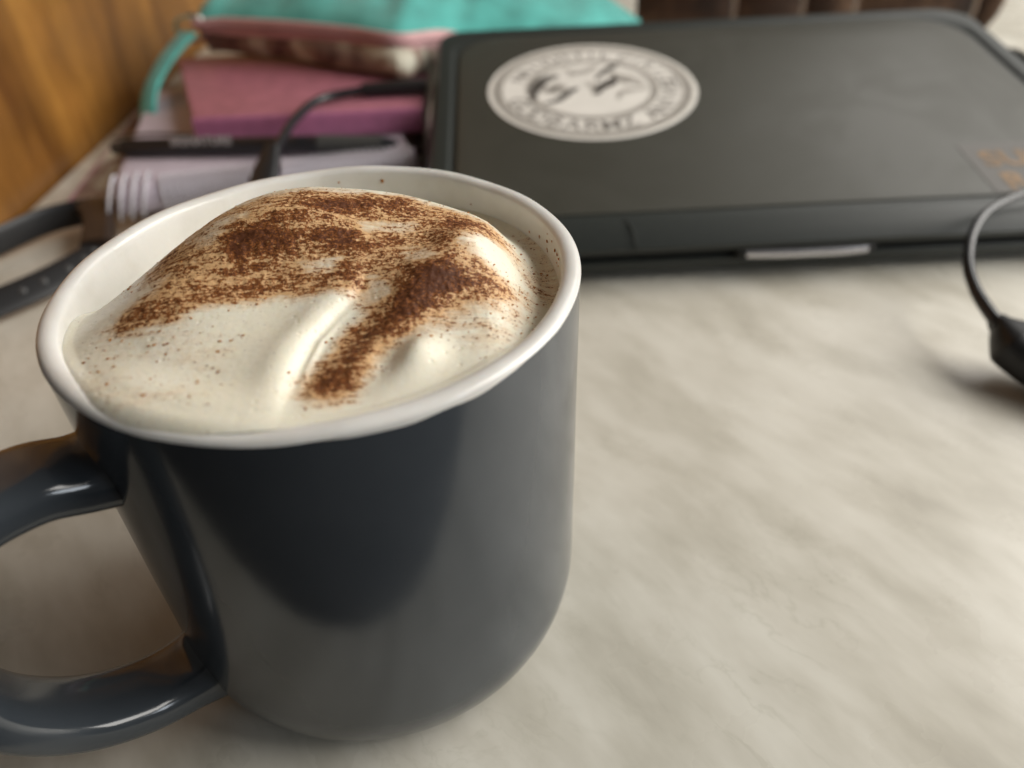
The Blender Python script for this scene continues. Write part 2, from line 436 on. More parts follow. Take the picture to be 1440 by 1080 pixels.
def foam_h(x, y):
    r = np.hypot(x, y)
    ang = np.degrees(np.arctan2(y, x))
    base = -6.4 + 4.4 / (1 + np.exp((y + 22) / 5.0)) - 3.2 / (1 + np.exp((x - 12) / 5.0)) / (1 + np.exp(-(y + 2) / 5.0))
    yc = _interp(CX, CY, x); H = _interp(CX, CH, x)
    v = y - yc
    back = np.exp(-(np.maximum(v, 0) / 11.0) ** 2.4)
    front = 1 / (1 + (np.maximum(-v, 0) / (27.0 + .0 * x)) ** 3.0)
    fall = np.where(v > 0, back, front)
    h = base + (H - base) * fall
    # crease between the two folds: the left fold overlaps the right one
    side = np.zeros(np.shape(x)) + 1.0
    cxs = np.array([p[0] for p in CREASE][::-1]); cys = np.array([p[1] for p in CREASE][::-1])
    xc = np.interp(y, cys, cxs)
    win = 1 / (1 + np.exp((y + 9) / 2.0))
    dxx = x - xc
    end = 1 / (1 + np.exp(-(y + 37) / 1.5))
    h = h + win * end * 0.48 * np.exp(-((dxx + 2.4) / 2.6) ** 2)
    h = h - win * end * .75 * np.exp(-(np.where(dxx > .5, (dxx - .5) / 2.4, (dxx - .5) / 1.05)) ** 2)
    h = h + win * end * .35 * np.exp(-((dxx - 1.3) / .5) ** 2) * np.exp(-((y + 24) / 7) ** 2)
    h = h + win * 0.9 * g(x, y, 2.5, -20, 3.2, 11, -24)
    h = h - win * 1.2 * g(x, y, 9, -24, 4.5, 8, -20)
    # the right fold, a ridge coming down towards the front
    h = h + 2.0 * np.exp(-(polyd(x, y, [(24, -3), (17, -13), (11, -27)]) / 5.0) ** 2)
    h = h - 1.6 * g(x, y, 14.2, -26.5, 1.9, 4.5, -30)
    h = h + 2.3 * g(x, y, 18.0, -25.8, 2.4, 3.0, -25)
    # shoulder on the left fold and shallow hollows of the spooned surface
    h = h + 1.3 * g(x, y, -22, -12, 9, 6, 25) - .8 * g(x, y, -9, -8, 9, 3.0, 14) + .9 * g(x, y, -13, -22, 9, 7, 10)
    h = h + 1.0 * g(x, y, -8, 4, 10, 3.0, 10) - .7 * g(x, y, 12, 2, 8, 3, -20) + .5 * g(x, y, 25, 0, 4, 4)
    # spill over the lip at the front
    a0 = (ang + 112.0)
    spill = np.exp(-(a0 / 25.0) ** 2) 
    k = np.clip((r - 30.0) / 8.0, 0, 1)
    h = h * (1 - .0 * k) + spill * k * k * (3 - 2 * k) * np.maximum(1.1 - h, 0)
    k2 = np.clip((r - 40.2) / 3.0, 0, 1)
    h = h - 1.8 * spill * k2 ** 2
    return h
# ---- end foam ----

STROKES = [
    ([(-21, -4), (-8, 0), (8, 2), (20, 2)], 6.0, 0.11),
    ([(-12, 5), (2, 9), (14, 9), (24, 6)], 2.6, 0.20),
    ([(-10.4, -0.7), (-4.5, 1.9), (2.8, 6.5), (13.0, 9.9)], 1.7, 0.80),
    ([(-10.7, -3.0), (-1.7, -3.0), (4.8, -0.6)], 1.7, 1.05),
    ([(2.9, 6.0), (11.0, 6.0), (19.2, 7.8), (27.6, 3.5)], 1.8, 0.50),
    ([(-24, 2), (-20.1, 6.6), (-13.6, 7.3), (-1.9, 8.3)], 2.4, 0.36),
    ([(-24.3, -3.1), (-12.5, -5.9), (-1.4, -7.1), (9.4, -2.6)], 2.6, 0.42),
    ([(-24.8, -14.3), (-17.5, -13.5), (-10.3, -12.5), (-0.9, -10.9), (6.7, -10.2)], 1.5, 0.62),
    ([(-25.3, -16.3), (-19.1, -16.0)], 1.6, 0.40),
    ([(-20.8, -9.7), (-3.4, -8.4)], 1.6, 0.40),
    ([(7.2, -3.6), (18.3, 0.8), (28.7, 3.6)], 2.5, 0.42),
    ([(19.6, -1.0), (23.2, -5.4), (27.5, -9.3)], 1.9, 0.45),
    ([(12.5, -7.6), (17.7, -9.1), (23.1, -11.0)], 1.3, 0.60),
    ([(15.6, -11.9), (23.1, -12.1), (28.5, -10.2)], 2.2, 0.40),
    ([(21.0, -10.2), (14.7, -16.7), (9.3, -22.0), (6.9, -30.4)], 1.7, 0.85),
    ([(18.9, -14.7), (13.0, -21.6), (8.7, -28.9), (6.2, -32.5)], 2.2, 0.40),
    ([(7.7, -9.3), (10.1, -14.0)], 1.2, 0.25),
    ([(24.2, -13.9), (31.6, -14.3), (36.8, 0.2)], 2.2, 0.14),
    ([(34.6, 20.7), (38.4, 6.0), (38.4, -3.8)], 1.6, 0.12),
    ([(-28.8, -18.3), (-18.3, -23.2), (-10.6, -25.4)], 3.2, 0.10),
    ([(-26.0, -29.9), (-17.9, -35.5), (-10.8, -34.9)], 2.0, 0.10),
    ([(14.8, -17.5), (23.1, -18.0), (28.4, -21.0)], 3.0, 0.16),
    ([(4.2, -32.0), (8.4, -34.1)], 2.0, 0.14),
]
def cocoa_d(x, y):
    d = np.zeros(np.shape(x))
    for pts, s, a in STROKES:
        d = d + a * np.exp(-(polyd(x, y, pts) / (s * 1.35)) ** 2 * .7)
    # thinner swathes where the foam shows through
    for pts, s, a in (([(-6, -6.5), (3, -5.5), (9, -4)], 1.5, .34), ([(-14, -9.5), (-4, -9.5), (3, -8.5)], 1.0, .22), ([(-16, 4), (-8, 6.5)], 1.2, .2), ([(9, 1.5), (16, 3.5)], 1.4, .2), ([(28, 1), (30, -4)], 1.5, .3)):
        d = d - a * np.exp(-(polyd(x, y, pts) / (s * 1.35)) ** 2 * .7)
    d = np.maximum(d, 0)
    return np.where(d > .6, .6 + (d - .6) * .75, d)
def smooth_noise(shape, k, rng):
    a = rng.standard_normal(shape)
    F = np.fft.rfft2(a); ky = np.fft.fftfreq(shape[0])[:, None]; kx = np.fft.rfftfreq(shape[1])[None]
    F *= np.exp(-(kx ** 2 + ky ** 2) * (k ** 2) * 2 * PI * PI)
    b = np.fft.irfft2(F, shape); return b / b.std()
NR, step = 381, .22
ax = (np.arange(NR) - NR // 2) * step
GX, GY = np.meshgrid(ax, ax)
GR = np.hypot(GX, GY)
ANG = np.degrees(np.arctan2(GY, GX))
LIM = 40.7 + 2.3 * np.exp(-((ANG + 112.0) / 22.0) ** 2)
inside = GR < LIM + step
# pull the outermost ring exactly onto the limit
sc_ = np.where(GR > LIM, LIM / np.maximum(GR, 1e-6), 1.0)
PX, PY = GX * sc_, GY * sc_
PZ = foam_h(PX, PY)
D = cocoa_d(PX, PY)
n1 = smooth_noise(GX.shape, 1.0, RNG); n2 = smooth_noise(GX.shape, 2.6, RNG); n3 = smooth_noise(GX.shape, 12, RNG)
Dc = np.clip(D, 0, 1)
PZ = PZ + Dc * (.05 * n1 + .035 * n2) + .05 * n3 * (1 - .5 * Dc) + .006 * n1
# meniscus where the foam touches the wall
PZ = PZ + .5 * np.clip((PX ** 2 + PY ** 2) ** .5 - 38.6, 0, 1.4) / 1.4 * np.clip((42.0 - LIM) / 1.3, 0, 1)
idx = -np.ones(GX.shape, int); idx[inside] = np.arange(inside.sum())
V = np.stack([PX[inside], PY[inside], PZ[inside]], 1) / 1000.0
a, b, c, d_ = idx[:-1, :-1], idx[:-1, 1:], idx[1:, 1:], idx[1:, :-1]
ok = (a >= 0) & (b >= 0) & (c >= 0) & (d_ >= 0)
F = np.stack([a[ok], b[ok], c[ok], d_[ok]], 1)
me = bpy.data.meshes.new('milk_foam')
me.vertices.add(len(V)); me.vertices.foreach_set('co', V.ravel().astype(np.float32))
me.loops.add(F.size); me.loops.foreach_set('vertex_index', F.ravel().astype(np.int32))
me.polygons.add(len(F)); me.polygons.foreach_set('loop_start', (np.arange(len(F)) * 4).astype(np.int32))
me.update(calc_edges=True); me.validate()
at_ = me.attributes.new('cocoa', 'FLOAT', 'POINT'); at_.data.foreach_set('value', D[inside].astype(np.float32))
# skirt down into the mug so the foam has a body
bm = bmesh.new(); bm.from_mesh(me)
be = [e for e in bm.edges if e.is_boundary]
r_ = bmesh.ops.extrude_edge_only(bm, edges=be)
for vv_ in [g_ for g_ in r_['geom'] if isinstance(g_, bmesh.types.BMVert)]:
    rr = math.hypot(vv_.co.x, vv_.co.y); k = min(1, .0385 / rr); vv_.co.x *= k; vv_.co.y *= k; vv_.co.z = -.016
bm.to_mesh(me); bm.free()
foam = obj('milk_foam', me, M_foam, None, True)
foam.location = (0, 0, HR)
tag(foam, 'cream-coloured heap of frothed milk dusted with cocoa, filling the grey mug', 'milk foam')

# loose grains of cocoa
def grains():
    ico = bmesh.new(); bmesh.ops.create_icosphere(ico, subdivisions=1, radius=1.0)
    iv = np.array([v_.co[:] for v_ in ico.verts]); fi = np.array([[v_.index for v_ in f_.verts] for f_ in ico.faces]); ico.free()
    pts = []
    rs = RNG
    while len(pts) < 800:
        x, y = rs.uniform(-39, 39, 2)
        if x * x + y * y > 39 ** 2: continue
        dd = float(cocoa_d(np.array(x), np.array(y)))
        p = .02 if dd < .03 else (.9 if dd < .35 else (.45 if dd < .8 else .25))
        if dd < .03 and rs.rand() > .12: continue
        if rs.rand() < p: pts.append((x, y, dd))
    for cx, cy, s, k in ((31, -11, 2.4, 46), (34, -7, 1.8, 26), (-24, -22, 2.6, 16), (-17, -26, 2.4, 14), (36.4, 4, 1.2, 12), (34.8, 12, 1.2, 8), (-31, -18, 1.6, 6), (-28, -33, 2, 4), (24, -20, 3.0, 18), (3, -33, 2, 12)):
        for _ in range(k):
            x, y = cx + rs.randn() * s, cy + rs.randn() * s
            if x * x + y * y < 39.2 ** 2: pts.append((x, y, .1))
    wall = [(math.radians(rs.normal(*q)), rs.uniform(-5.2, -1.2)) for q in [(6, 3)] * 5 + [(14, 4)] * 4 + [(25, 5)] * 3 + [(83, 2), (78, 14), (50, 12), (-8, 4)]]
    Vs, Fs = [], []
    for i, (x, y, dd) in enumerate(pts):
        z = float(foam_h(np.array(x), np.array(y)))
        s = (.05 + .20 * rs.rand() ** 4) * (1.2 if dd < .2 else .9)
        q = iv * (1 + .3 * rs.randn(len(iv), 1)) * np.array([s * rs.uniform(.8, 1.6), s * rs.uniform(.8, 1.2), s * .38])
        an = rs.uniform(0, PI); c_, s_ = math.cos(an), math.sin(an)
        q = np.stack([q[:, 0] * c_ - q[:, 1] * s_ + x, q[:, 0] * s_ + q[:, 1] * c_ + y, q[:, 2] + z + s * .06], 1) / 1000
        Vs.append(q); Fs.append(fi + len(iv) * i)
    for a_, z_ in wall:
        s = rs.uniform(.12, .38); rw = 40.05
        q = iv * (1 + .25 * rs.randn(len(iv), 1)) * s * np.array([.5, 1.0, 1.3])
        c_, s_ = math.cos(a_), math.sin(a_)
        q = np.stack([q[:, 0] * c_ - q[:, 1] * s_ + rw * c_, q[:, 0] * s_ + q[:, 1] * c_ + rw * s_, q[:, 2] + z_], 1) / 1000
        Vs.append(q); Fs.append(fi + len(iv) * len(Fs))
    me = bpy.data.meshes.new('cocoa_powder'); me.from_pydata(np.concatenate(Vs).tolist(), [], np.concatenate(Fs).tolist()); me.update(); return me
gr = obj('cocoa_powder', grains(), M_cocoa, None, False)
gr.location = (0, 0, HR)
tag(gr, 'loose brown cocoa grains sprinkled over the milk foam', 'cocoa', kind='stuff')

# ------------------------------------------------------------------ laptop in its shell, raised at the back
lap = tag(empty('laptop', (0, .134, .003), (rad(8), 0, 0)), 'closed laptop in a dark grey shell with a round white sticker, raised at the back', 'laptop')
LW, LD = .279, .191
out = rrect(0, 0, LW, LD, (.010, .012, .020, .012), 10)
def sx(poly, d):
    cx, cy = LW / 2, LD / 2
    return [((x - cx) * (1 - 2 * d / LW) + cx, (y - cy) * (1 - 2 * d / LD) + cy) for x, y in poly]
obj('base_shell', bevel_top(sx(out, .0012), .0, .0062, .0012, 3, .0020), M_case, lap)
obj('inner_body', bevel_top(sx(out, .0036), .0062, .0098, .0004, 2), M_darkgap, lap)
bm = bmesh.new()
# lid shell: chamfered front, raised border and recessed channel round the flat panel
def loop(poly, z): return [bm.verts.new((x, y, z if not callable(z) else z(x, y))) for x, y in poly]
o0 = out
def inn(l, r_, f_, b_, rad_): return rrect(l, f_, LW - r_, LD - b_, rad_, 10)
L = [loop(inn(.0012, .0012, .0012, .0012, (.010, .012, .020, .012)), .0098), loop(o0, .0106), loop(o0, .0125), loop(inn(.0012, .0012, .0035, .0008, (.010, .012, .019, .012)), .0160), loop(inn(.0030, .0030, .0080, .0022, (.010, .012, .018, .012)), .0185), loop(inn(.0070, .0080, .0120, .0060, (.010, .013, .020, .016)), .0190), loop(inn(.0095, .0110, .0130, .0085, (.010, .015, .026, .021)), .0188), loop(inn(.0105, .0120, .0134, .0100, (.010, .015, .027, .023)), .0178), loop(inn(.0125, .0145, .0140, .0125, (.010, .015, .028, .024)), .0178)]
for A_, B_ in zip(L[:-1], L[1:]):
    k = len(A_)
    for i in range(k): bm.faces.new((A_[i], A_[(i + 1) % k], B_[(i + 1) % k], B_[i]))
bm.faces.new(L[0][::-1]); bm.faces.new(L[-1])
obj('lid_shell', bm, M_case, lap)
pan = inn(.0128, .0148, .0143, .0128, (.010, .015, .028, .024))
obj('lid_panel', bevel_top(pan, .0176, .0189, .0006, 3), M_lid, lap)
# corner seam line on the front edge, opening notch and feet
obj('opening_notch', bevel_top(rrect(.115, -.0006, .166, .006, .0018, 4), .0060, .0100, .0008, 3), M_darkgap, lap)
bm = sweep(catmull([(.1185, -.0004, .0082), (.130, -.0012, .0082), (.1415, -.0013, .0082), (.152, -.0012, .0082), (.1625, -.0004, .0082)], 6), lambda t: ell(.0012, .0015, 12, 2.6))
obj('aluminium_edge', bm, M_alu, lap, label='bright silver edge showing in the front notch')
for x in (.03, LW - .045):
    bm = prism([(x - .012, LD - .03), (x + .012, LD - .03), (x + .012, LD - .022), (x - .012, LD - .022)], -.0245, .001, .001, 2)
    obj('rear_foot', bm, M_black, lap)
bm = sweep(catmull([(LW + .0003, .120, .0150), (LW + .0018, .126, .0160), (LW + .0020, .133, .0160), (LW + .0008, .140, .0150)], 5), lambda t: ell(.0014, .0022, 10))
obj('corner_clip', bm, M_case, lap)
for yy in (.0,):
    bm = sweep([Vector((.078, -.0002, .0105)), Vector((.0782, .0006, .0145)), Vector((.0775, .0045, .0176)), Vector((.0750, .0095, .0190))], lambda t: ell(.0003, .0003, 6))
    obj('edge_seam', bm, M_case, lap)

# round sticker
SCX, SCY, SR = .0742, .1150, .0477
stz = .01895
st = obj('sticker', bevel_top([(SCX + SR * math.cos(2 * PI * k / 96), SCY + SR * math.sin(2 * PI * k / 96)) for k in range(96)], stz, stz + .00022, .0001, 1), M_stick, lap, label='round white sticker with grey lettering and two dark animal figures')
def annulus(r0, r1, z, cx=SCX, cy=SCY, nn=96, a0=0, a1=2 * PI):
    bm = bmesh.new(); P = []
    for k in range(nn + 1):
        a = a0 + (a1 - a0) * k / nn
        P.append((bm.verts.new((cx + r0 * math.cos(a), cy + r0 * math.sin(a), z)), bm.verts.new((cx + r1 * math.cos(a), cy + r1 * math.sin(a), z))))
    for p, q in zip(P[:-1], P[1:]): bm.faces.new((p[0], p[1], q[1], q[0]))
    bmesh.ops.solidify(bm, geom=bm.faces, thickness=.00006)
    bmesh.ops.recalc_face_normals(bm, faces=bm.faces)
    return bm
zt = stz + .00030
obj('outer_ring', annulus(SR * .86, SR * .955, zt), M_stgrey, st)
obj('inner_ring', annulus(SR * .565, SR * .635, zt), M_stgrey, st)
# lettering round the ring
items = []
def arc_text(s, rr, a_start, a_step, size, inward):
    for i, ch in enumerate(s):
        if ch == ' ': continue
        a = a_start + a_step * i
        me = text_mesh(ch, size, .00004, True, 1, .00012)
        rot = a + PI / 2 if not inward else a - PI / 2
        base = rr - size * .36 if inward else rr + size * .36
        mx = Matrix.Translation((SCX + base * math.cos(a), SCY + base * math.sin(a), zt)) @ Matrix.Rotation(rot, 4, 'Z')
        items.append((me, mx))
arc_text('GODBARMZ', SR * .745, rad(198), rad(13.2), .0124, False)
arc_text('ANIVEL', SR * .745, rad(311), rad(11.5), .0115, False)
arc_text('NAIVUTTIL', SR * .745, rad(158), rad(-10.5), .0098, True)
arc_text('CIRILE', SR * .745, rad(58), rad(-11), .0098, True)
obj('lettering', join_meshes(items), M_stlet, st, smooth=False)
# two dark figures in the middle (u right, v up; unit = sticker radius)
def blob(path, wd, name, mt):
    P = catmull([(SCX + SR * a, SCY + SR * b, zt) for a, b in path], 8)
    N = len(P)
    bm = bmesh.new(); A_ = []
    for i, p in enumerate(P):
        t = (P[min(i + 1, N - 1)] - P[max(0, i - 1)]).normalized(); s = Vector((-t.y, t.x, 0))
        w_ = SR * wd * (.35 + .65 * math.sin(PI * min(1, max(0, (i + 1) / (N + 1))))) * (1 + .2 * math.sin(i * 1.7))
        A_.append((bm.verts.new(p + s * w_), bm.verts.new(p - s * w_)))
    for p, q in zip(A_[:-1], A_[1:]): bm.faces.new((p[0], p[1], q[1], q[0]))
    bmesh.ops.solidify(bm, geom=bm.faces, thickness=.00006)
    bmesh.ops.recalc_face_normals(bm, faces=bm.faces)
    return bm
def merge(bms):
    bm = bmesh.new()
    for b_ in bms:
        t = bpy.data.meshes.new('t'); b_.to_mesh(t); b_.free(); bm.from_mesh(t); bpy.data.meshes.remove(t)
    return bm
obj('animal_figure', merge([blob([(-.58, -.22), (-.55, .02), (-.44, .22), (-.30, .30)], .060, '', None), blob([(-.47, -.28), (-.34, -.22), (-.20, -.04), (-.13, .0)], .038, '', None)]), M_stdark, st, smooth=False)
obj('animal_figure', merge([blob([(.05, .18), (.16, .34), (.25, .44), (.31, .52)], .036, '', None), blob([(.02, -.14), (.10, .02), (.20, .10), (.24, .2)], .062, '', None)]), M_stdark, st, smooth=False)
obj('ground_shading', merge([blob([(-.5, .05), (-.4, .0), (-.3, .12)], .06, '', None), blob([(.2, .3), (.3, .2), (.34, .05)], .05, '', None), blob([(-.05, .1), (.04, .0), (.0, -.12)], .04, '', None), blob([(-.25, .42), (-.1, .34), (.02, .42)], .03, '', None), blob([(.36, .24), (.44, .12), (.52, .1)], .03, '', None)]), M_stgrey, st, smooth=False)
obj('hill_lines', merge([blob([(.22, -.26), (.26, -.14), (.38, -.08), (.54, -.07)], .03, '', None), blob([(.24, .16), (.36, .08), (.54, -.02)], .02, '', None), blob([(-.42, -.06), (-.33, .0), (-.24, .05)], .07, '', None), blob([(-.2, .3), (0, .38), (.1, .5)], .03, '', None)]), M_stgrey, st, smooth=False)
# dark decal with orange letters near the right edge
dc = obj('decal', bevel_top(rrect(.2125, .0150, .2625, .0505, .001, 3), .0189, .01905, .00005, 1), M_decal, lap, label='dark decal with large orange-brown letters')
items = []
for s, x, y, sz in (('SURF', .2175, .0335, .0150), ('RAVE', .2185, .0175, .0150)):
    me = text_mesh(s, sz, .00004, False, 1.05, .0005)
    items.append((me, Matrix.Translation((x, y, .01912)) @ Matrix.Scale(1.0, 4)))
obj('lettering', join_meshes(items), M_orange, dc, smooth=False)

# ------------------------------------------------------------------ books on the left
YW = rad(12)
def yawp(p, base): 
    c_, s_ = math.cos(YW), math.sin(YW); x, y = p; return (base[0] + x * c_ - y * s_, base[1] + x * s_ + y * c_)
nb = tag(empty('notebook', (-.150, .205, 0)), 'cream patterned notebook with pink edges, lowest of the stack on the left', 'notebook')
q0 = [(-.016, .012), (.142, .050), (.142, .190), (-.035, .190)]
obj('page_block', prism([(x + .001 if x < 0 else x, y + .001) for x, y in q0], .0012, .0052, .0003, 1), M_pages, nb)
obj('back_cover', prism(q0, .0, .0012), M_pinkb, nb)
obj('front_cover', prism(q0, .0052, .0068, .0004, 2), M_pattern, nb)
bm = sweep([Vector((-.0165, .0115, .0035)), Vector((-.026, .11, .0035)), Vector((-.0355, .190, .0035))], lambda t: ell(.0008, .0034, 10, 3))
obj('spine', bm, M_pinkb, nb)

# lilac notebook with a white wire binding along its front
sp = tag(empty('spiral_notebook', (-.139, .197, .0068), (0, 0, YW)), 'lilac notebook bound with white wire rings, under the black pen', 'notebook')
obj('page_block', prism(rrect(.006, .010, .131, .140, .003, 3), .0010, .0110, .0004, 1), M_pages, sp)
obj('back_cover', prism(rrect(.004, .008, .132, .142, .004, 3), .0, .0010), M_lilac, sp)
obj('front_cover', prism(rrect(.004, .006, .132, .142, .004, 3), .0110, .0124, .0004, 2), M_lilac, sp)
bm = sweep([Vector((.007, .0, .0085)), Vector((.05, .0, .0085)), Vector((.134, .0, .0085))], lambda t: ell(.0066, .0066, 20))
obj('paper_roll', bm, M_lilac, sp, label='rounded lilac spine sleeve inside the wire rings')
ring = None
big = None
for k in range(4):
    if big is None:
        bmr = sweep([Vector((.0034 * math.sin(a), .0092 * math.cos(a), .0092 + .0092 * math.sin(a))) for a in [2 * PI * j / 28 for j in range(29)]], lambda t: ell(.00065, .00065, 8), False, up=Vector((1, 0, 0)))
        big = obj('binding_coil', bmr, M_wire, sp); big.location.x = .0035
    else:
        c_ = big.copy(); COL.objects.link(c_); c_.parent = sp; c_.location.x = .0035 + .0047 * k
for k in range(36):
    if ring is None:
        bmr = sweep([Vector((0, .0079 * math.cos(a), .0085 + .0079 * math.sin(a))) for a in [2 * PI * j / 28 for j in range(29)]], lambda t: ell(.00055, .00055, 8), False, up=Vector((1, 0, 0)))
        ring = obj('wire_ring', bmr, M_wire, sp); ring.location.x = .026
    else:
        c_ = ring.copy(); COL.objects.link(c_); c_.parent = sp; c_.location.x = .026 + .0030 * k

# pen
pn = tag(empty('pen', (-.1480, .2385, .0233), (0, rad(-.5), rad(-6.0))), 'black ballpoint pen with silver lettering lying across the lilac notebook', 'pen')
X = lambda a, b, ra, rb: sweep([Vector((a + (b - a) * k / 6, 0, 0)) for k in range(7)], lambda t: ell(ra + (rb - ra) * t, ra + (rb - ra) * t, 20))
obj('cap', X(0, .006, .0026, .0036), M_pengrip, pn)
obj('barrel', X(.006, .098, .0039, .0039), M_penbody, pn)
obj('grip', X(.098, .127, .0041, .0034), M_pengrip, pn)
obj('tip', X(.127, .134, .0030, .0010), M_penbody, pn)
bm = sweep(catmull([(.003, 0, .0048), (.02, 0, .0062), (.040, 0, .0054)], 6), lambda t: ell(.0016, .0006, 10))
obj('clip', bm, M_penbody, pn)
me = text_mesh('SIGNATURE', .0052, .00005, False, 1.05, .0002)
obj('lettering', join_meshes([(me, Matrix.Translation((.030, -.0035, .0021)) @ Matrix.Rotation(rad(62), 4, 'X'))]), M_silver, pn, smooth=False)

# pink notebook on top
pk = tag(empty('pink_notebook', (-.1130, .2530, .0195)), 'glossy pink notebook lying under the teal pouch', 'notebook')
def rel(P, o): return [(x - o[0], y - o[1]) for x, y in P]
pq = [(-.1130, .2520), (-.0045, .2510), (-.0050, .365), (-.1540, .360)]
pqr = rel(pq, (-.1130, .2530))
obj('page_block', prism([(x * .985 + .001, y * .985 + .001) for x, y in pqr], .0014, .0088, .0008, 2), M_pages, pk)
obj('back_cover', prism(pqr, .0, .0014, .0004, 2), M_pink, pk)
obj('front_cover', bevel_top([(x, y - .0003) for x, y in pqr], .0088, .0115, .0013, 3), M_pink, pk)
bm = sweep(catmull([(.0000, -.0012, .0058), (.045, -.0022, .0058), (.1080, -.0020, .0058)], 8), lambda t: ell(.0020, .0058, 16, 2.4))
obj('spine', bm, M_pinkb, pk)

# ------------------------------------------------------------------ pouch
po = tag(empty('pencil_pouch', (0, 0, 0)), 'teal fabric pencil pouch with pink zip and patterned lower side, on the pink notebook', 'pouch')
FR = catmull([(-.136, .352, .050), (-.115, .348, .0490), (-.08, .334, .0490), (-.045, .319, .0480), (-.018, .306, .0465), (.002, .328, .0420), (.020, .338, .0360), (.05, .344, .0340), (.085, .352, .0320), (.112, .374, .0280)], 10)
BK = catmull([(-.138, .372, .0520), (-.122, .430, .0600), (-.09, .462, .064), (-.050, .474, .064), (-.02, .480, .062), (.0, .480, .060), (.03, .480, .056), (.06, .476, .050), (.09, .450, .042), (.120, .386, .033)], 10)
NP = len(FR)
def panel(top):
    bm = bmesh.new(); rows = []; M_ = 26
    rn = random.Random(3)
    for i in range(NP):
        t = i / (NP - 1); e = math.sin(PI * t) ** .55 if 0 < t < 1 else 0
        row = []
        for j in range(M_ + 1):
            s = j / M_; p = FR[i].lerp(BK[i], s)
            b_ = math.sin(PI * s) ** .6
            if top: dz = e * b_ * (.021 + .003 * math.sin(9 * t + 1)) + e * b_ * .0036 * math.sin(27 * t + 5 * s) * math.sin(PI * s) + e * b_ * .0014 * math.sin(60 * t - 9 * s)
            elif s < .3:
                q_ = s / .3; cy_ = float(np.interp(FR[i].x, [-.136, -.115, -.086, -.042, -.012, .0, .02, .112], [.356, .350, .336, .303, .289, .316, .340, .376]))
                cz_ = .0325 if FR[i].x < -.004 else .020
                row.append(bm.verts.new((FR[i].x + (.004 * q_ if FR[i].x < -.02 else -.002 * q_), FR[i].y * (1 - q_) + cy_ * q_ - .0045 * math.sin(PI * q_) * e + .0008 * math.sin(40 * t) * q_, FR[i].z * (1 - q_) + cz_ * q_ + .001 * math.sin(PI * q_) * math.sin(33 * t)))); continue
            else: dz = -e * b_ * (.0150) - e * b_ * .0010 * math.sin(26 * t + 3 * s)
            fwd = (-.017 if not top else -.002) * math.sin(PI * min(1, s * 1.8)) * e * (1 if t < .62 else max(0, 1 - (t - .62) * 6))
            row.append(bm.verts.new((p.x, p.y + fwd, max(p.z + dz, .0318 if p.x < -.002 else .002))))
        rows.append(row)
    for a_, b_ in zip(rows[:-1], rows[1:]):
        for j in range(M_): bm.faces.new((a_[j], b_[j], b_[j + 1], a_[j + 1]))
    bmesh.ops.recalc_face_normals(bm, faces=bm.faces)
    return bm
obj('upper_panel', panel(True), M_teal, po)
obj('lower_panel', panel(False), M_pattern, po)
def zprof(t): return ell(.0016, .0052 * (.4 + .6 * math.sin(PI * min(1, t * 3 + .12)) if t < .3 else .0052 / .0052), 12, 3)
bm = sweep([Vector((p.x, p.y - .0022, p.z + .0005)) for p in FR], lambda t: ell(.0014, .0048 * (1 if t > .1 else .5 + 5 * t), 12, 3))
obj('zip_tape', bm, M_zip, po)
bm = sweep([Vector((p.x, p.y - .0044, p.z + .0008)) for p in FR], lambda t: ell(.0006, .0010, 8))
obj('zip_teeth', bm, M_zipdark, po)
rg = sweep([Vector((-.1385 + .0085 * math.cos(a), .3515 - .002 * math.sin(a), .0485 + .0072 * math.sin(a))) for a in [2 * PI * j / 24 for j in range(25)]], lambda t: ell(.0014, .0014, 8), False, up=Vector((0, 1, 0)))
obj('metal_ring', rg, M_steel, po)
bm = sweep(catmull([(-.1400, .3500, .0460), (-.1450, .3420, .0420), (-.1515, .3300, .0350), (-.1560, .3150, .0260), (-.1550, .2990, .0160), (-.1525, .2900, .0090)], 8), lambda t: ell(.0066 - .001 * t, .0016, 14, 3), up=Vector((-.45, -.6, .7)).normalized())
obj('wrist_strap', bm, M_teal, po)

# ------------------------------------------------------------------ charging cable into the laptop
cb = tag(empty('charging_cable', (0, 0, 0)), 'black charging cable curving from the laptop over the pink notebook', 'cable')
CP = [(-0.0345, 0.2703, 0.0345), (-0.0537, 0.2603, 0.034), (-0.0604, 0.2336, 0.034), (-0.0615, 0.2063, 0.0338), (-0.0626, 0.1912, 0.033)]
obj('cord', tube(CP, .0021), M_blackgl, cb)
P0 = Vector(CP[0]); P1 = Vector(CP[-1]); 
obj('plug', sweep([P0 + Vector((.031, .0005, .0006)), P0 + Vector((.016, .0003, .0003)), P0], lambda t: ell(.0046 - .001 * t, .0030, 16, 3)), M_black, cb)
obj('plug', sweep([P1 + Vector((.0003, .006, .0016)), P1 + Vector((-.0006, -.008, -.003)), P1 + Vector((-.0012, -.022, -.008))], lambda t: ell(.0030 + .0030 * min(1, t * 1.6), .0030, 16, 3)), M_black, cb)

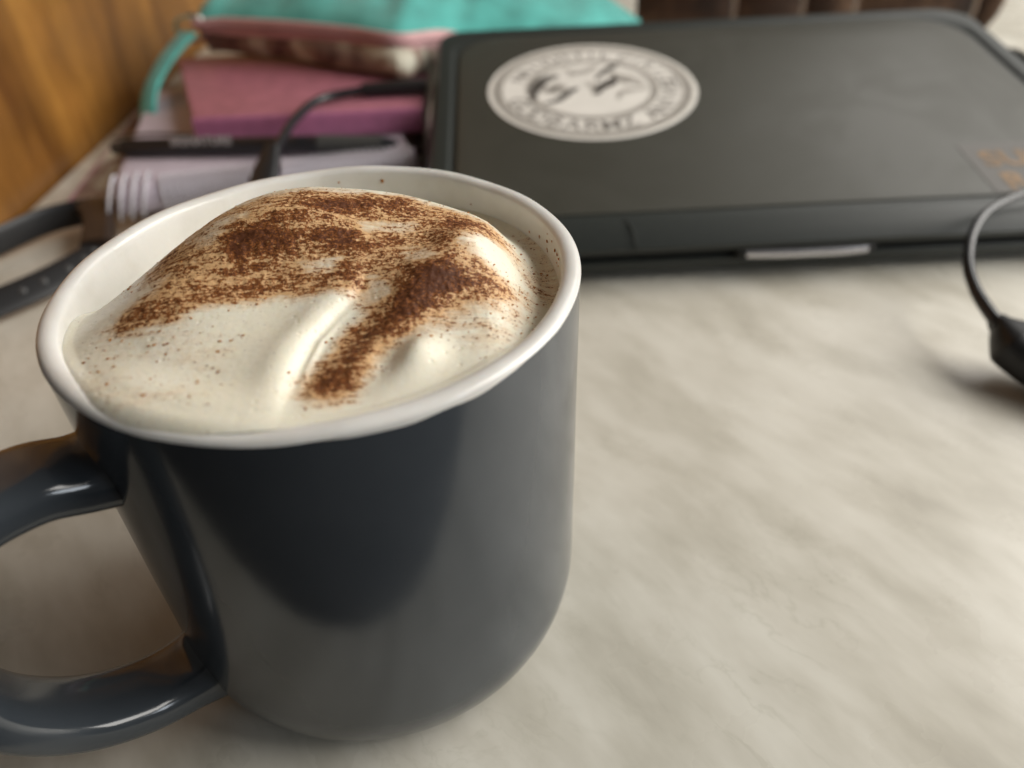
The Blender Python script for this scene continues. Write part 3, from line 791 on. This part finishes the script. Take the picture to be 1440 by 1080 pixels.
# ------------------------------------------------------------------ strap at the left edge
ws_ = tag(empty('watch_strap', (0, 0, 0)), 'black perforated watch strap looped on the table at the left edge', 'watch strap')
low = catmull([(-.200 + .006, .100, .0060), (-.1720, .1160, .0062), (-.1540, .1330, .0064), (-.1430, .1460, .0066), (-.1350, .1600, .0070), (-.1330, .1720, .0075)], 8)
obj('lower_band', sweep(low, lambda t: ell(.0058, .0014, 14, 3.2), up=Vector((.3, -.55, .75)).normalized()), M_black, ws_)
upb = catmull([(-.1945, .1560, .0075), (-.1800, .1760, .0080), (-.1680, .1930, .0085), (-.1560, .2015, .0085), (-.1460, .2030, .0085)], 8)
obj('upper_band', sweep(upb, lambda t: ell(.0014, .0058, 14, 3.2), up=Vector((0, 0, 1))), M_black, ws_)
kp = catmull([(-.1490, .2030, .0105), (-.1430, .1960, .0110), (-.1370, .1830, .0105), (-.1335, .1690, .0085)], 8)
obj('keeper', sweep(kp, lambda t: ell(.0062, .0036, 14, 3)), fine(mat('dark_brown_leather', (.028, .016, .010), rough=.4), 600, .2, .0003), ws_)
stud = None
for k in range(8):
    p = low[6 + int(k * 4.4)]
    if stud is None:
        bm = bmesh.new(); bmesh.ops.create_uvsphere(bm, u_segments=12, v_segments=6, radius=.0014)
        bmesh.ops.scale(bm, vec=(1, 1, .35), verts=bm.verts)
        stud = obj('stud', bm, mat('grey_stud', (.07, .07, .07), rough=.5), ws_); s_o = stud
    else:
        s_o = stud.copy(); COL.objects.link(s_o); s_o.parent = ws_
    s_o.location = p + Vector((.3, -.55, .75)).normalized() * .0016
    s_o.rotation_euler = Vector((.3, -.55, .75)).to_track_quat('Z', 'Y').to_euler()

# ------------------------------------------------------------------ cable loop at the right edge
rc = tag(empty('cord_loop', (0, 0, 0)), 'thin black cord looping into a thick moulded sleeve at the right edge', 'cord')
lp_ = [(x - .006, y - .001, z) for x, y, z in [(.2420, .1395, .0280), (.2220, .1370, .0278), (.2050, .1280, .0270), (.1940, .1165, .0250), (.1865, .1030, .0220), (.1835, .0910, .0190), (.1840, .0800, .0160), (.1870, .0720, .0130)]]
obj('cord', tube(lp_, lambda t: .0014 + .0009 * t ** 2), M_blackgl, rc)
sl = catmull([(x - .006, y - .001, z) for x, y, z in [(.1850, .0790, .0150), (.1868, .0735, .0130), (.1900, .0680, .0105), (.1960, .0600, .0082), (.2060, .0500, .0072), (.2300, .0300, .0075)]], 8)
obj('sleeve', sweep(sl, lambda t: ell(.0024 + .0062 * min(1, max(0, (t - .08) / .22)), .0024 + .0045 * min(1, t / .3), 20, 2.8)), M_black, rc)

# ------------------------------------------------------------------ brown case behind the laptop
bc = tag(empty('leather_case', (0, 0, 0)), 'dark brown leather case with pale vertical seams behind the laptop', 'case')
xs_ = [.122, .187, .232, .267, .346, .375]
for i in range(len(xs_) - 1):
    x0, x1 = xs_[i] + .0012, xs_[i + 1] - .0012
    last = i == len(xs_) - 2
    bm = bmesh.new(); nx, nz = 10, 10; rows = []
    for a_ in range(nx + 1):
        u_ = a_ / nx; row = []
        for b_ in range(nz + 1):
            v_ = b_ / nz
            x = x0 + (x1 - x0) * u_
            z = .001 + .075 * v_
            bul = .004 * math.sin(PI * u_) ** .6
            y = .425 - bul + .010 * (abs(v_ - .5) * 2) ** 5
            if last:
                lim = math.sqrt(max(0, 1 - (1 - min(1, v_ / .45)) ** 2)) if v_ < .45 else 1
                x = x0 + (x1 - x0 - .022 * (1 - lim)) * u_
                y += .030 * max(0, u_ - .45) ** 2 * 2
            row.append(bm.verts.new((x, y, z)))
        rows.append(row)
    for p, q in zip(rows[:-1], rows[1:]):
        for b_ in range(nz): bm.faces.new((p[b_], q[b_], q[b_ + 1], p[b_ + 1]))
    r2 = bmesh.ops.solidify(bm, geom=bm.faces, thickness=-.03)
    bmesh.ops.recalc_face_normals(bm, faces=bm.faces)
    obj('panel', bm, M_leather, bc)
for x in xs_[1:-1]:
    bm = sweep([Vector((x, .4262 + .010 * (abs(v_ - .5) * 2) ** 5 - .0018, .001 + .075 * v_)) for v_ in [k / 10 for k in range(11)]], lambda t: ell(.0012, .0011, 8), up=Vector((0, 1, 0)))
    obj('seam', bm, M_seam, bc)
